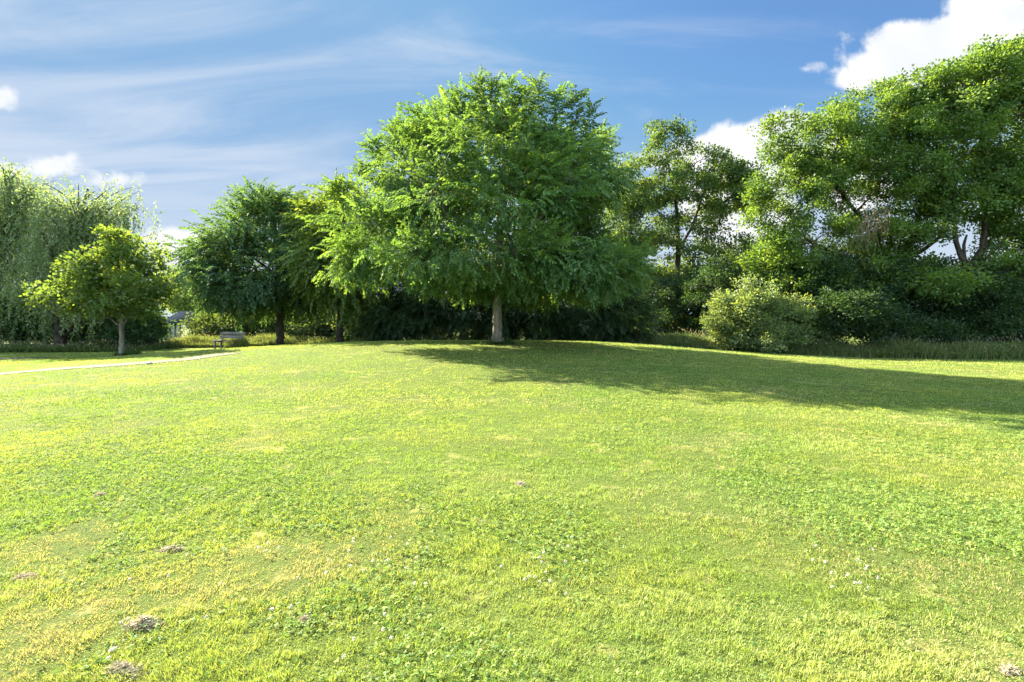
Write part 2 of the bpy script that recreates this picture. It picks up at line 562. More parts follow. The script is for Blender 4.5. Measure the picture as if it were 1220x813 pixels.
def grow(name, label, cat, base, trunks, lobes, *, n=200, sprays=16, rc=0.8, templ=None, scale=1.0, pal=None,
         mat=None, bark=None, limbs=9, group=None, seed=1, up=0.1, crown_name='crown', limb_r=0.09, ground_min=None,
         inner=0.22, flat=0.6, trunk_name='trunk', trunk_label=None, extra=None, twig_r=0.012, out=1.0, floor=None):
    g = np.random.default_rng(seed)
    root = thing(name, label, cat, base, group)
    bark = bark or M_bark
    T, D = sample_targets(lobes, n, g, inner)
    if ground_min is not None:
        T[:, 2] = np.maximum(T[:, 2], height(T[:, 0], T[:, 1]) + ground_min)
    mb = MB(); samp = []; srad = []
    for tr in trunks:
        pts = np.array([p[:3] for p in tr], float); rad = np.array([p[3] for p in tr], float)
        k = np.linspace(0, len(pts) - 1, 6 * (len(pts) - 1) + 1)
        i = np.minimum(k.astype(int), len(pts) - 2); f = k - i
        f = (f * f * (3 - 2 * f)) * .4 + f * .6
        c = pts[i] * (1 - f)[:, None] + pts[i + 1] * f[:, None]; r = rad[i] * (1 - f) + rad[i + 1] * f
        for _ in range(2):
            c[1:-1] = (c[:-2] + 2 * c[1:-1] + c[2:]) / 4
        c[1:-1, :2] += g.normal(size=(len(c) - 2, 2)) * r[1:-1, None] * .10
        mb.tube(c, r, 12, rough=.16, r=g)
        samp.append(c); srad.append(r)
    t_o = mb.build(trunk_name, bark, root, smooth_=True)
    if trunk_label:
        t_o['label'] = trunk_label
    # main limbs to spread targets
    sp = np.concatenate(samp); sr = np.concatenate(srad)
    start_z = base[2] + (sp[:, 2].max() - base[2]) * .25
    okk = sp[:, 2] > start_z
    if okk.sum() > 3:
        sp2, sr2 = sp[okk], sr[okk]
    else:
        sp2, sr2 = sp, sr
    br = MB()
    chosen = [int(np.argmax(T[:, 2]))]
    dmin = np.linalg.norm(T - T[chosen[0]], axis=1)
    limb_pts = [sp2]; limb_rad = [sr2 * .6]
    for _ in range(limbs - 1):
        k = int(np.argmax(dmin)); chosen.append(k)
        dmin = np.minimum(dmin, np.linalg.norm(T - T[k], axis=1))
    for k in chosen:
        e = T[k] - D[k] * .3
        hd = np.linalg.norm((sp2 - e)[:, :2], axis=1)
        want = e[2] - .75 * hd
        cost = np.abs(sp2[:, 2] - want) + .3 * hd
        a = int(np.argmin(cost)); p0 = sp2[a]
        mid = (p0 + e) / 2 + np.array([0, 0, .10 * np.linalg.norm(e - p0)]) + g.normal(size=3) * .12 * np.linalg.norm(e - p0) * .5
        c = bez(p0, mid, e, 12)
        c[1:-1] += g.normal(size=(10, 3)) * .05
        r0 = min(sr2[a] * .75, limb_r); r = np.linspace(r0, r0 * .22, 12)
        br.tube(c, r, 7, rough=.1, r=g)
        limb_pts.append(c); limb_rad.append(r)
    lp = np.concatenate(limb_pts); lr = np.concatenate(limb_rad)
    ctr = sp2.mean(0)
    for k in range(len(T)):
        e = T[k]
        dd = np.linalg.norm(lp - e, axis=1) + np.where(lp[:, 2] > e[2] + .2, 1.5, 0)
        a = int(np.argmin(dd)); p0 = lp[a]
        ln = np.linalg.norm(e - p0)
        if ln < .15:
            continue
        mid = (p0 + e) / 2 + np.array([0, 0, .12 * ln]) + g.normal(size=3) * .06 * ln
        c = bez(p0, mid, e, 5)
        r0 = min(lr[a] * .6, .012 + .010 * ln)
        br.tube(c, np.linspace(max(r0, twig_r), twig_r * .6, 5), 4)
    br.build('branches', bark, root, smooth_=True)
    # sprays
    ns = np.maximum(2, g.poisson(sprays, len(T)))
    cl = np.repeat(np.arange(len(T)), ns)
    off = np.clip(g.normal(size=(len(cl), 3)), -1.7, 1.7) * np.array([1, 1, flat]) * rc * .5
    o = T[cl] + off - D[cl] * rc * .35 * g.random((len(cl), 1))
    d = D[cl] * out + unit(off) * .5 + g.normal(size=(len(cl), 3)) * .4 + np.array([0, 0, up])
    if ground_min is not None:
        gz = height(o[:, 0], o[:, 1]) + .12
        o[:, 2] = np.maximum(o[:, 2], gz + .15 * g.random(len(o)))
    if extra is not None:
        eo, ed, ec = extra(g)
        o = np.concatenate([o, eo]); d = np.concatenate([d, ed]); cl = np.concatenate([cl, cl.max() + 1 + ec])
    if floor is not None:
        k = o[:, 2] > floor(o[:, 0] - base[0], g.random(len(o)))
        o, d, cl = o[k], d[k], cl[k]
        cl = np.unique(cl, return_inverse=True)[1]
    sc = scale * (.75 + .5 * g.random(len(o)))
    V, tri, src, nl = place_sprays(o, d, sc, templ, g)
    colr = leaf_colors(nl, src, cl, pal, g)
    mesh_obj(crown_name, V, tri, mat or M_leaf, root, col=colr)
    return root


def spires(px_list, d, seg=16, spread=.45):
    """upright leading shoots that break the outline of a crown"""
    def f(g):
        O = []; Dd = []; C = []
        for i, (px, py0, py1) in enumerate(px_list):
            a = P(px, py0, d + g.normal() * .6); b = P(px + g.normal() * 3, py1, d)
            b[1] = a[1]
            for k in range(seg):
                t = k / seg
                ang = k * 2.4 + g.random()
                rad = spread * (1 - t) ** .8
                O.append(a * (1 - t) + b * t)
                Dd.append(np.array([math.cos(ang), math.sin(ang), .25 + t * .9]) + .2 * g.normal(size=3))
                C.append(i)
        return np.array(O), np.array(Dd), np.array(C)
    return f


gt = np.random.default_rng(3)
T_feather = [tmpl(14, .68, .195, .48, 55, .50, .38, .5, gt) for _ in range(7)]
T_maple = [tmpl_clump(13, .30, .155, .85, gt, .5) for _ in range(6)]
T_round = [tmpl_clump(18, .36, .14, .75, gt, .6) for _ in range(8)]
T_airy = [tmpl_clump(13, .30, .14, .75, gt, .6) for _ in range(8)]
T_fine = [tmpl(14, .55, .13, .30, 40, .35, .2, .4, gt) for _ in range(6)]

G_big = [(0.055, 0.130, 0.052), (0.085, 0.175, 0.058), (0.140, 0.230, 0.052)]
G_mid = [(0.070, 0.135, 0.040), (0.110, 0.180, 0.046), (0.160, 0.225, 0.046)]
G_left = [(0.042, 0.098, 0.050), (0.058, 0.125, 0.056), (0.092, 0.165, 0.056)]
G_maple = [(0.108, 0.178, 0.046), (0.160, 0.230, 0.056), (0.078, 0.142, 0.042)]
G_oak = [(0.055, 0.125, 0.034), (0.092, 0.175, 0.040), (0.150, 0.235, 0.048)]
G_alder = [(0.050, 0.105, 0.034), (0.080, 0.145, 0.040), (0.125, 0.185, 0.046)]
G_bush = [(0.135, 0.200, 0.080), (0.175, 0.240, 0.092), (0.100, 0.160, 0.062)]
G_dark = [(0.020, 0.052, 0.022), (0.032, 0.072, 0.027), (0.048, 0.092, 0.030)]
G_back = [(0.050, 0.090, 0.040), (0.075, 0.120, 0.048), (0.100, 0.140, 0.050)]
G_willow = [(0.165, 0.230, 0.110), (0.215, 0.265, 0.125), (0.125, 0.190, 0.095)]


def base_at(px, d):
    x = (px - 610) / F * d
    return np.array([x, d, float(height(x, d))])


def trunk_px(pix, d, g=None):
    """[(px, py, radius)] at depth d"""
    out = []
    for k, p in enumerate(pix):
        q = P(p[0], p[1], d + (p[3] if len(p) > 3 else 0))
        out.append((*q, p[2]))
    return out


def rooted(px, d, rest, r0, flare=1.5):
    b = base_at(px, d)
    fl = [(b[0], b[1], b[2] - .15, r0 * flare), (b[0], b[1], b[2] + .12, r0 * 1.18), (b[0], b[1], b[2] + .5, r0)]
    return b, fl + trunk_px(rest, d)


def build_big_tree():
    d = 21.0
    b, tr = rooted(593, d, [(592, 355, .19), (594, 300, .165), (598, 220, .09), (602, 140, .035)], .20, 2.0)
    L = lobes_from_px([(588, 266, 132, 88, 0, 5.3), (592, 204, 92, 62, 0, 3.8), (510, 205, 58, 48, -.5), (672, 215, 56, 56, -.3),
                       (462, 290, 54, 44, -.5, 2.9), (684, 300, 38, 62, 0, 2.9), (575, 312, 110, 30, -1.8, 3.4),
                       (670, 325, 80, 30, -.5, 3.0), (420, 312, 26, 26), (482, 165, 24, 24), (700, 180, 22, 24), (590, 134, 34, 20), (538, 150, 30, 20),
                       (428, 240, 26, 24), (640, 152, 34, 22)], d)
    zf = lambda dx, u: np.where(np.abs(dx) < 4.8, 2.72 - .10 * np.maximum(np.abs(dx) - 1.5, 0), 2.55) - .35 * u + np.where(dx > 2, -.05, 0)
    sp = spires([(478, 165, 138), (512, 150, 118), (497, 155, 134), (572, 128, 97), (607, 125, 92), (588, 124, 108), (640, 132, 112),
                 (662, 140, 118), (683, 150, 128), (727, 190, 140), (715, 195, 158), (430, 210, 190), (447, 190, 172), (548, 132, 112), (466, 180, 150),
                 (622, 124, 104), (700, 185, 148), (405, 240, 222)], d, 46, .50)
    grow('broad_tree', 'large broad green tree on the grass mound with a pale straight trunk and drooping crown', 'tree', b,
         [tr], L, n=420, sprays=32, rc=.86, templ=T_feather, scale=.72, pal=G_big, limbs=16, seed=21, up=.08, extra=sp, limb_r=.1, floor=zf, flat=.42)


def build_left_trees():
    d = 33.0
    b, tr = rooted(334, d, [(334, 360, .21), (331, 310, .17), (326, 250, .08), (323, 225, .03)], .25, 1.6)
    L = lobes_from_px([(322, 318, 72, 54, 0, 4.4), (320, 276, 52, 42, 0, 3.2), (272, 318, 38, 36), (366, 312, 40, 56), (326, 254, 26, 22),
                       (258, 300, 20, 10), (300, 345, 60, 20, -.5)], d)
    zfa = lambda dx, u: EYE + (HOR - 377) / F * 33.0 - .3 * u + 0 * dx
    sp = spires([(318, 246, 224), (330, 246, 228), (300, 258, 240), (285, 276, 256), (240, 300, 290), (270, 282, 268), (346, 254, 236),
                 (357, 254, 234)], d, 16)
    grow('shade_tree', 'dark green round tree left of the big tree, standing behind the bench', 'tree', b, [tr], L, n=300, sprays=17, rc=1.05,
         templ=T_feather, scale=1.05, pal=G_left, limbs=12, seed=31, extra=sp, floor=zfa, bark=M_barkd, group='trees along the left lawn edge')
    d = 31.0
    b, tr = rooted(405, d, [(405, 365, .17), (404, 310, .14), (398, 250, .06), (394, 230, .03)], .2, 1.6)
    L = lobes_from_px([(402, 306, 42, 56, 0, 3.4), (395, 262, 28, 26), (378, 268, 20, 20), (428, 330, 40, 42), (420, 275, 34, 36), (416, 254, 24, 24)], d)
    sp = spires([(385, 254, 234), (400, 250, 230), (372, 264, 246), (415, 260, 242)], d, 16)
    grow('shade_tree', 'narrow mid green tree tucked between the dark round tree and the big tree', 'tree', b, [tr], L, n=200, sprays=16, rc=1.0,
         templ=T_feather, scale=1.0, pal=G_mid, limbs=9, seed=32, extra=sp, bark=M_barkd, group='trees along the left lawn edge')
    d = 25.0
    b, tr = rooted(145, d, [(145, 390, .10), (144, 360, .08), (141, 320, .05), (140, 290, .02)], .11, 1.5)
    L = lobes_from_px([(112, 352, 44, 20, 0, 1.9), (158, 350, 36, 22, -.3, 1.8), (135, 322, 34, 22), (150, 296, 14, 14), (122, 304, 13, 12), (66, 347, 13, 11), (188, 335, 10, 15),
                       (92, 322, 18, 10), (178, 312, 12, 10), (138, 284, 7, 7), (100, 338, 20, 12)], d)
    grow('young_tree', 'small yellow-green young tree with a spreading crown beside the gravel path', 'tree', b, [tr], L, n=88, sprays=14, rc=.60,
         templ=T_maple, scale=.95, pal=G_maple, mat=M_maple, limbs=7, seed=34, up=.05, limb_r=.04)


def build_willow(label, px, d, heads, trunk, seed, nstr, ln=(.7, 3.0)):
    g = np.random.default_rng(seed)
    b, tr = rooted(px, d, trunk, trunk[0][2] * 1.2, 1.5)
    root = thing('willow_tree', label, 'tree', b, 'willows at the left edge')
    L = lobes_from_px(heads, d)
    mb = MB(); pts = np.array([p[:3] for p in tr]); rad = np.array([p[3] for p in tr])
    mb.tube(pts, rad, 10, rough=.2, r=g); mb.build('trunk', M_barkd, root, smooth_=True)
    br = MB(); T, D = sample_targets(L, 90, g, .4, .4)
    top = pts[2:]; 
    k = np.linspace(0, len(top) - 1, 14); i = np.minimum(k.astype(int), len(top) - 2); f = (k - i)[:, None]
    sp = top[i] * (1 - f) + top[i + 1] * f
    ends = []
    for e in T:
        hd = np.linalg.norm((sp - e)[:, :2], axis=1)
        a = int(np.argmin(np.abs(sp[:, 2] - (e[2] - .9 * hd)) + .2 * hd))
        c = bez(sp[a], (sp[a] + e) / 2 + np.array([0, 0, .22 * np.linalg.norm(e - sp[a])]), e, 9)
        br.tube(c, np.linspace(.07, .012, 9), 5)
        ends.append(c)
    br.build('branches', M_barkd, root, smooth_=True)
    # hanging strands with narrow leaves
    V = []; Cc = []
    pal = np.array(G_willow)
    for s in range(nstr):
        c = ends[g.integers(len(ends))]
        p0 = c[g.integers(3, 9)] + g.normal(size=3) * np.array([.55, .55, .3])
        l = ln[0] + (ln[1] - ln[0]) * g.random()
        gz = float(height(p0[0], p0[1])) + .3
        l = min(l, max(.8, p0[2] - gz))
        m = int(l / .085)
        t = np.linspace(0, 1, m)
        ha = g.random() * 6.28; hr = .3 + .9 * g.random()
        q = np.stack([p0[0] + math.cos(ha) * hr * np.sqrt(t), p0[1] + math.sin(ha) * hr * np.sqrt(t),
                      p0[2] + .25 * np.sin(np.minimum(t * 5, 3.14)) * (1 - t) - l * t], 1)
        a = g.random(m) * 6.28
        dr = unit(np.stack([np.cos(a) * .8, np.sin(a) * .8, -np.ones(m) * .8], 1) + .35 * g.normal(size=(m, 3)))
        w = unit(np.cross(dr, g.normal(size=(m, 3))))
        le = (.17 + .10 * g.random(m))[:, None]; hw = le * .17
        v = np.stack([q, q + dr * le * .45 + w * hw, q + dr * le, q + dr * le * .45 - w * hw], 1)
        V.append(v.reshape(-1, 3))
        base = g.dirichlet(np.ones(3)) @ pal * (1 + .2 * (g.random() * 2 - 1))
        cc = base[None] * (1 + .25 * (g.random((m, 1)) * 2 - 1))
        Cc.append(np.repeat(cc, 4, 0))
    V = np.concatenate(V); Cc = np.concatenate(Cc); n = len(V) // 4
    bi = np.arange(n)[:, None] * 4
    mesh_obj('crown', V, np.concatenate([bi + np.array([0, 1, 2]), bi + np.array([0, 2, 3])]), M_willow, root, col=Cc)


def build_willows():
    build_willow('tall pale willow with hanging strands and a dark trunk behind the small young tree', 72, 34.0,
                 [(105, 235, 45, 30), (140, 245, 34, 24), (75, 260, 40, 30), (110, 290, 60, 40), (165, 260, 18, 16), (60, 320, 50, 40), (120, 330, 50, 40)],
                 [(72, 370, .28), (78, 320, .22), (92, 270, .14), (105, 225, .05)], 41, 1700)
    build_willow('willow at the left border of the photo with a bare slanting limb', -10, 36.0,
                 [(20, 225, 46, 26), (-30, 220, 60, 40), (10, 270, 50, 40), (45, 285, 30, 34), (-10, 330, 60, 50), (25, 345, 40, 30), (60, 235, 24, 20)],
                 [(-10, 360, .34), (-2, 310, .26), (10, 260, .18), (12, 215, .06)], 42, 1900)


def build_mid_trees():
    d = 41.0
    b, tr = rooted(806, d, [(806, 350, .24), (808, 290, .19), (805, 240, .12), (795, 190, .06), (790, 155, .03)], .27, 1.5)
    fork = trunk_px([(808, 300, .13), (822, 275, .11), (832, 250, .08), (840, 225, .05)], d)
    L = lobes_from_px([(790, 165, 26, 22), (776, 200, 28, 18), (828, 190, 34, 14), (862, 208, 26, 11), (800, 225, 42, 20), (868, 240, 36, 11),
                       (835, 258, 36, 13), (768, 258, 26, 20), (885, 295, 26, 12), (806, 285, 36, 16), (845, 310, 44, 18), (770, 300, 24, 20),
                       (875, 325, 30, 14), (812, 335, 44, 22), (760, 225, 18, 12), (848, 282, 26, 9), (785, 345, 44, 22), (850, 345, 48, 18), (800, 375, 56, 24), (850, 375, 36, 20), (830, 225, 30, 10), (778, 232, 24, 14), (880, 213, 30, 9), (893, 245, 28, 9), (897, 300, 32, 12), (878, 335, 44, 16), (912, 345, 36, 18), (745, 330, 30, 26)], d)
    grow('airy_tree', 'loose airy tree right of the big tree, layered branches with sky showing between', 'tree', b, [tr, fork], L, n=460, sprays=15, rc=.66,
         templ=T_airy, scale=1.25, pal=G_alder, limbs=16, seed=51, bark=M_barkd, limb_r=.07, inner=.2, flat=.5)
    d = 39.0
    b, tr = rooted(770, d, [(765, 365, .23), (757, 320, .19), (752, 280, .12), (750, 235, .05)], .25, 1.4)
    L = lobes_from_px([(752, 240, 20, 18), (738, 265, 24, 22), (760, 285, 24, 18), (735, 310, 26, 22), (762, 340, 26, 18), (745, 205, 14, 14)], d)
    grow('leaning_tree', 'thin dark leaning tree half hidden behind the right side of the big tree', 'tree', b, [tr], L, n=110, sprays=12, rc=.9,
         templ=T_airy, scale=1.2, pal=G_alder, limbs=8, seed=52, bark=M_barkd, limb_r=.06, inner=.3, flat=.5)


def build_right_trees():
    d = 31.0
    b, tr = rooted(1072, d, [(1072, 350, .25), (1074, 312, .20), (1090, 280, .13), (1098, 245, .11), (1100, 200, .08), (1095, 150, .04)], .36, 1.4)
    f1 = trunk_px([(1075, 312, .14), (1100, 298, .11), (1120, 282, .09), (1130, 255, .08)], d)
    f2 = trunk_px([(1073, 330, .14), (1040, 280, .10), (1010, 240, .11), (980, 200, .06)], d)
    f3 = trunk_px([(1073, 340, .16), (1010, 310, .11), (960, 285, .06)], d)
    L = lobes_from_px([(938, 178, 34, 28), (985, 165, 44, 28), (1035, 135, 42, 28), (1075, 125, 30, 22), (950, 225, 40, 32), (1010, 215, 50, 36), (1065, 190, 46, 40),
                       (925, 285, 26, 26), (970, 290, 46, 34), (1030, 280, 46, 26), (940, 325, 36, 24), (1020, 335, 50, 24), (915, 215, 14, 20), (1085, 240, 26, 20), (960, 345, 50, 20), (1045, 320, 40, 16), (905, 250, 12, 24), (1062, 288, 34, 20, -1.5), (1100, 262, 30, 16, -1), (985, 345, 60, 22), (1085, 338, 46, 14, -1.5), (912, 310, 22, 22), (1030, 180, 30, 24), (1060, 104, 15, 12), (1090, 98, 16, 12), (1010, 124, 15, 13), (928, 152, 15, 13), (978, 142, 14, 10), (1100, 320, 36, 14), (1035, 345, 50, 14)], d)
    grow('spreading_tree', 'wide spreading tree above the pale bush, forked trunk and heavy leafy clumps', 'tree', b, [tr, f1, f2, f3], L, n=520, sprays=14, rc=.56,
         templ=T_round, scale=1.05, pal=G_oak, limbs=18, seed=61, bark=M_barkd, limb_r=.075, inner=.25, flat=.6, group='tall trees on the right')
    d = 29.0
    b, tr = rooted(1156, d, [(1156, 345, .26), (1158, 318, .23), (1172, 296, .18), (1174, 260, .15), (1172, 210, .11), (1170, 150, .08), (1180, 90, .03)], .36, 1.4)
    f1 = trunk_px([(1156, 322, .16), (1144, 305, .14), (1138, 285, .12), (1136, 250, .12), (1128, 205, .08), (1110, 160, .04)], d)
    f2 = trunk_px([(1176, 250, .12), (1200, 215, .09), (1225, 180, .05)], d)
    f3 = trunk_px([(1150, 312, .09), (1148, 292, .08), (1152, 280, .05)], d, None)
    L = lobes_from_px([(1115, 130, 40, 32), (1165, 105, 40, 32), (1200, 85, 36, 30), (1240, 110, 50, 46), (1105, 175, 40, 32), (1155, 170, 50, 40), (1215, 180, 50, 50),
                       (1110, 235, 36, 20), (1165, 235, 44, 22), (1220, 260, 44, 30), (1280, 200, 60, 80), (1245, 320, 40, 30), (1135, 100, 24, 18), (1205, 335, 40, 14, -1), (1130, 340, 40, 12, -1.5), (1195, 285, 24, 12), (1215, 316, 40, 14, -1), (1180, 70, 18, 16), (1207, 60, 16, 14), (1150, 84, 16, 12), (1120, 98, 14, 12), (1122, 275, 20, 10), (1250, 290, 40, 20), (1110, 335, 34, 14), (1215, 225, 36, 20), (1090, 205, 20, 22), (1150, 215, 30, 18)], d)
    grow('spreading_tree', 'tallest tree at the right border, dark forked trunk and open crown against the cloud', 'tree', b, [tr, f1, f2, f3], L, n=560, sprays=14, rc=.56,
         templ=T_round, scale=1.05, pal=G_oak, limbs=18, seed=62, bark=M_barkd, limb_r=.08, inner=.25, flat=.6, group='tall trees on the right')
    # dead drooping twigs caught in the crown of the wide tree
    root = thing('dead_branch', 'brown dead branch with drooping twigs hanging in the wide spreading tree', 'branch', P(1045, 255, 28.6))
    g = np.random.default_rng(64); mb = MB()
    a = P(1060, 248, 29.0); e = P(1030, 268, 28.2)
    mb.tube(bez(a, (a + e) / 2 + np.array([0, 0, .4]), e, 8), np.linspace(.05, .02, 8), 6)
    mb.build('limb', M_barkd, root, smooth_=True)
    tw = MB()
    for k in range(70):
        p = a + (e - a) * g.random() * 1.15 + g.normal(size=3) * .35
        q = p + np.array([g.normal() * .35 - .15, g.normal() * .3, -.7 - 1.2 * g.random()])
        tw.tube(bez(p, (p + q) / 2 + g.normal(size=3) * .2, q, 5), np.linspace(.014, .006, 5), 3)
    tw.build('twigs', rough_mat('dead_twig', (0.16, 0.11, 0.07), (0.30, 0.22, 0.14), 12), root)


def shrub(name, label, px, d, lobes, seed, pal, templ=None, n=90, sprays=12, rc=.6, scale=.9, group=None, mat=None, bark=None, cat='shrub'):
    b = base_at(px, d)
    g = np.random.default_rng(seed)
    L = lobes_from_px(lobes, d)
    trs = []
    for k in range(3):
        a = g.random() * 6.28
        c = L[k % len(L)][0]
        top = np.array([c[0], c[1], max(c[2], b[2] + .6)])
        trs.append([(b[0] + .15 * math.cos(a), b[1] + .15 * math.sin(a), b[2] - .1, .06), (*((b * .5 + top * .5) + g.normal(size=3) * .1), .045), (*top, .015)])
    grow(name, label, cat, b, trs, L, n=n, sprays=sprays, rc=rc, templ=templ or T_round, scale=scale, pal=pal, limbs=6, seed=seed,
         crown_name='foliage', trunk_name='stems', ground_min=.15, flat=.42, bark=bark or M_barkd, limb_r=.04, group=group, mat=mat, inner=.3)


def build_shrubs():
    gr = 'dark shrubs under the right trees'
    shrub('pale_bush', 'pale sunlit grey-green bush rounding out over the lawn edge below the wide tree', 895, 28.6,
          [(885, 376, 34, 30, -.4), (930, 388, 42, 24), (866, 392, 20, 20), (902, 356, 22, 18), (968, 388, 24, 20), (905, 400, 42, 16, -.6), (878, 350, 12, 12), (948, 366, 14, 12), (985, 400, 18, 12)], 71, G_bush, n=230, sprays=13, rc=.55, scale=.85)
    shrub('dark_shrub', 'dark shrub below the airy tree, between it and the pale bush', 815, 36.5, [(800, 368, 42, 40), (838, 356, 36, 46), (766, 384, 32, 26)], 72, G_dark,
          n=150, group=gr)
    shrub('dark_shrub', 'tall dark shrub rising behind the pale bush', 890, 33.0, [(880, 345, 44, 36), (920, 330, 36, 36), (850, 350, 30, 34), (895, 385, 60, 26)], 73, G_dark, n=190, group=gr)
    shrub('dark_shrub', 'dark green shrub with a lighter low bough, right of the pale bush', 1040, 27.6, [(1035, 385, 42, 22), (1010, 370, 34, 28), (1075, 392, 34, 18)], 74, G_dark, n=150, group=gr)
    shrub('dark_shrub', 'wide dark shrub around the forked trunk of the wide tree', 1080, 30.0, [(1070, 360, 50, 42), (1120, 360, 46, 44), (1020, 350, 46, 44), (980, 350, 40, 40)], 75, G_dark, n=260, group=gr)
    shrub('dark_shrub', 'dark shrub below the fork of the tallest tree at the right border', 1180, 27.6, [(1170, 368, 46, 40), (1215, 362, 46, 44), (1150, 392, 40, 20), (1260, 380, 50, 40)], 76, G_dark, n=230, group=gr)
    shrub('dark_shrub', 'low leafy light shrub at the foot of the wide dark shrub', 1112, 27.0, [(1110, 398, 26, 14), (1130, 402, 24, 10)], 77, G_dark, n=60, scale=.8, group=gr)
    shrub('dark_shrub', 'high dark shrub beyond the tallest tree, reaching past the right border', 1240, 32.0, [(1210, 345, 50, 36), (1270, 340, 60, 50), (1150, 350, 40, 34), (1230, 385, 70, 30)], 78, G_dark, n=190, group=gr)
    gh = 'dense evergreen hedge shrubs behind the big tree'
    for k, (px, d, lab, lobes) in enumerate([
            (475, 30.5, 'feathery dark evergreen bush at the left end of the hedge behind the big tree', [(472, 380, 30, 28), (490, 356, 34, 40), (455, 390, 20, 17)]),
            (540, 30.0, 'dark evergreen bush just left of the pale trunk of the big tree', [(535, 360, 38, 46), (562, 366, 34, 42), (515, 375, 28, 34)]),
            (610, 30.4, 'dark evergreen bush directly behind the pale trunk of the big tree', [(600, 358, 38, 48), (632, 364, 36, 44), (585, 380, 32, 28)]),
            (675, 30.0, 'dark evergreen bush under the right half of the big tree crown', [(665, 358, 40, 48), (697, 364, 36, 44), (650, 380, 32, 30)]),
            (735, 30.2, 'dark evergreen bush at the right end of the hedge beside the leaning tree', [(725, 360, 36, 46), (747, 378, 30, 34), (705, 384, 28, 28)])]):
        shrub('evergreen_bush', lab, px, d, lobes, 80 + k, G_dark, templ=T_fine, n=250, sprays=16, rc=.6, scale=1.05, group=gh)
    gb = 'far bushes beyond the left lawn'
    for k, (px, d, lab, lobes, pal) in enumerate([
            (270, 46.0, 'grey-green far bush just behind the bench and meadow', [(262, 392, 30, 14), (290, 388, 26, 18)], G_back),
            (325, 47.0, 'grey-green far bush seen left of the dark tree trunk', [(320, 390, 30, 15), (345, 386, 24, 18)], G_back),
            (385, 46.0, 'grey-green far bush seen between the two dark tree trunks', [(372, 391, 28, 14), (398, 388, 24, 17)], G_back),
            (440, 44.0, 'grey-green far bush seen right of the narrow tree trunk', [(432, 385, 26, 20), (455, 380, 24, 24)], G_back)]):
        shrub('far_bush', lab, px, d, lobes, 90 + k, pal, n=90, sprays=10, rc=.9, scale=1.4, group=gb)
    # far background trees that close the view at the left
    d = 60.0
    b, tr = rooted(250, d, [(250, 370, .25), (250, 340, .15)], .3)
    L = lobes_from_px([(250, 362, 36, 22), (285, 365, 30, 20), (225, 345, 26, 22)], d)
    grow('far_tree', 'light green far tree seen through the gap above the wooden shelter', 'tree', b, [tr], L, n=140, sprays=9, rc=1.4, templ=T_round, scale=1.9,
         pal=G_maple, limbs=8, seed=95, group='far trees behind the left lawn')
    b, tr = rooted(330, d, [(330, 370, .25), (330, 345, .15)], .3)
    L = lobes_from_px([(330, 366, 40, 20), (380, 368, 40, 20), (425, 366, 30, 22)], d)
    grow('far_tree', 'light green far tree glowing between the dark trunks', 'tree', b, [tr], L, n=140, sprays=9, rc=1.4, templ=T_round, scale=1.9,
         pal=G_maple, limbs=8, seed=96, group='far trees behind the left lawn')
    gw = 'dark bushes under the willows'
    for k, (px, d, lab, lobes) in enumerate([
            (20, 37.0, 'dark leafy bush at the left border under the willows', [(10, 385, 40, 24), (40, 375, 34, 30)]),
            (105, 37.5, 'dark leafy bush under the willow, left behind the young tree', [(95, 385, 30, 24), (120, 380, 30, 26)]),
            (165, 36.0, 'dark leafy bush right behind the young tree trunk', [(155, 385, 24, 24), (172, 392, 16, 18)])]):
        shrub('under_bush', lab, px, d, lobes, 100 + k, G_left, n=120, sprays=12, rc=.8, scale=1.1, group=gw)


build_big_tree()
build_left_trees()
build_willows()
build_mid_trees()
build_right_trees()
build_shrubs()


# ------------------------------------------------------------------ built things
def build_bench():
    b = base_at(271, 27.0)
    rz = math.radians(-14)
    root = thing('park_bench', 'weathered grey wooden park bench standing at the end of the gravel path', 'bench', b)
    root.rotation_euler = (0, 0, rz)
    def put(mb, name, mat, lab=None):
        o = mb.build(name, mat)
        o.parent = root
        if lab:
            o['label'] = lab
        return o
    m = MB()
    for k in range(3):
        m.box((0, -.16 + k * .16, .46), (1.55, .135, .045), bev=.008)
    put(m, 'seat', M_wood)
    m = MB()
    for k in range(2):
        m.box((.0, .30 + .03 * k, .64 + .19 * k), (1.55, .035, .145), bev=.008, tilt=-.18)
    put(m, 'backrest', M_wood)
    for s in (-.62, .62):
        m = MB()
        m.box((s, -.18, .215), (.07, .09, .43), bev=.008)
        m.box((s, .24, .215), (.07, .09, .43), bev=.008)
        m.box((s, .03, .405), (.06, .5, .05), bev=.006)
        put(m, 'leg', M_wood)
        m = MB()
        m.box((s, .345, .66), (.06, .05, .5), bev=.006, tilt=-.18)
        put(m, 'post', M_wood)


build_bench()


def plain(name, c, rough=.7):
    return rough_mat(name, tuple(v * .85 for v in c), c, 5, rough=rough, bump=.1)


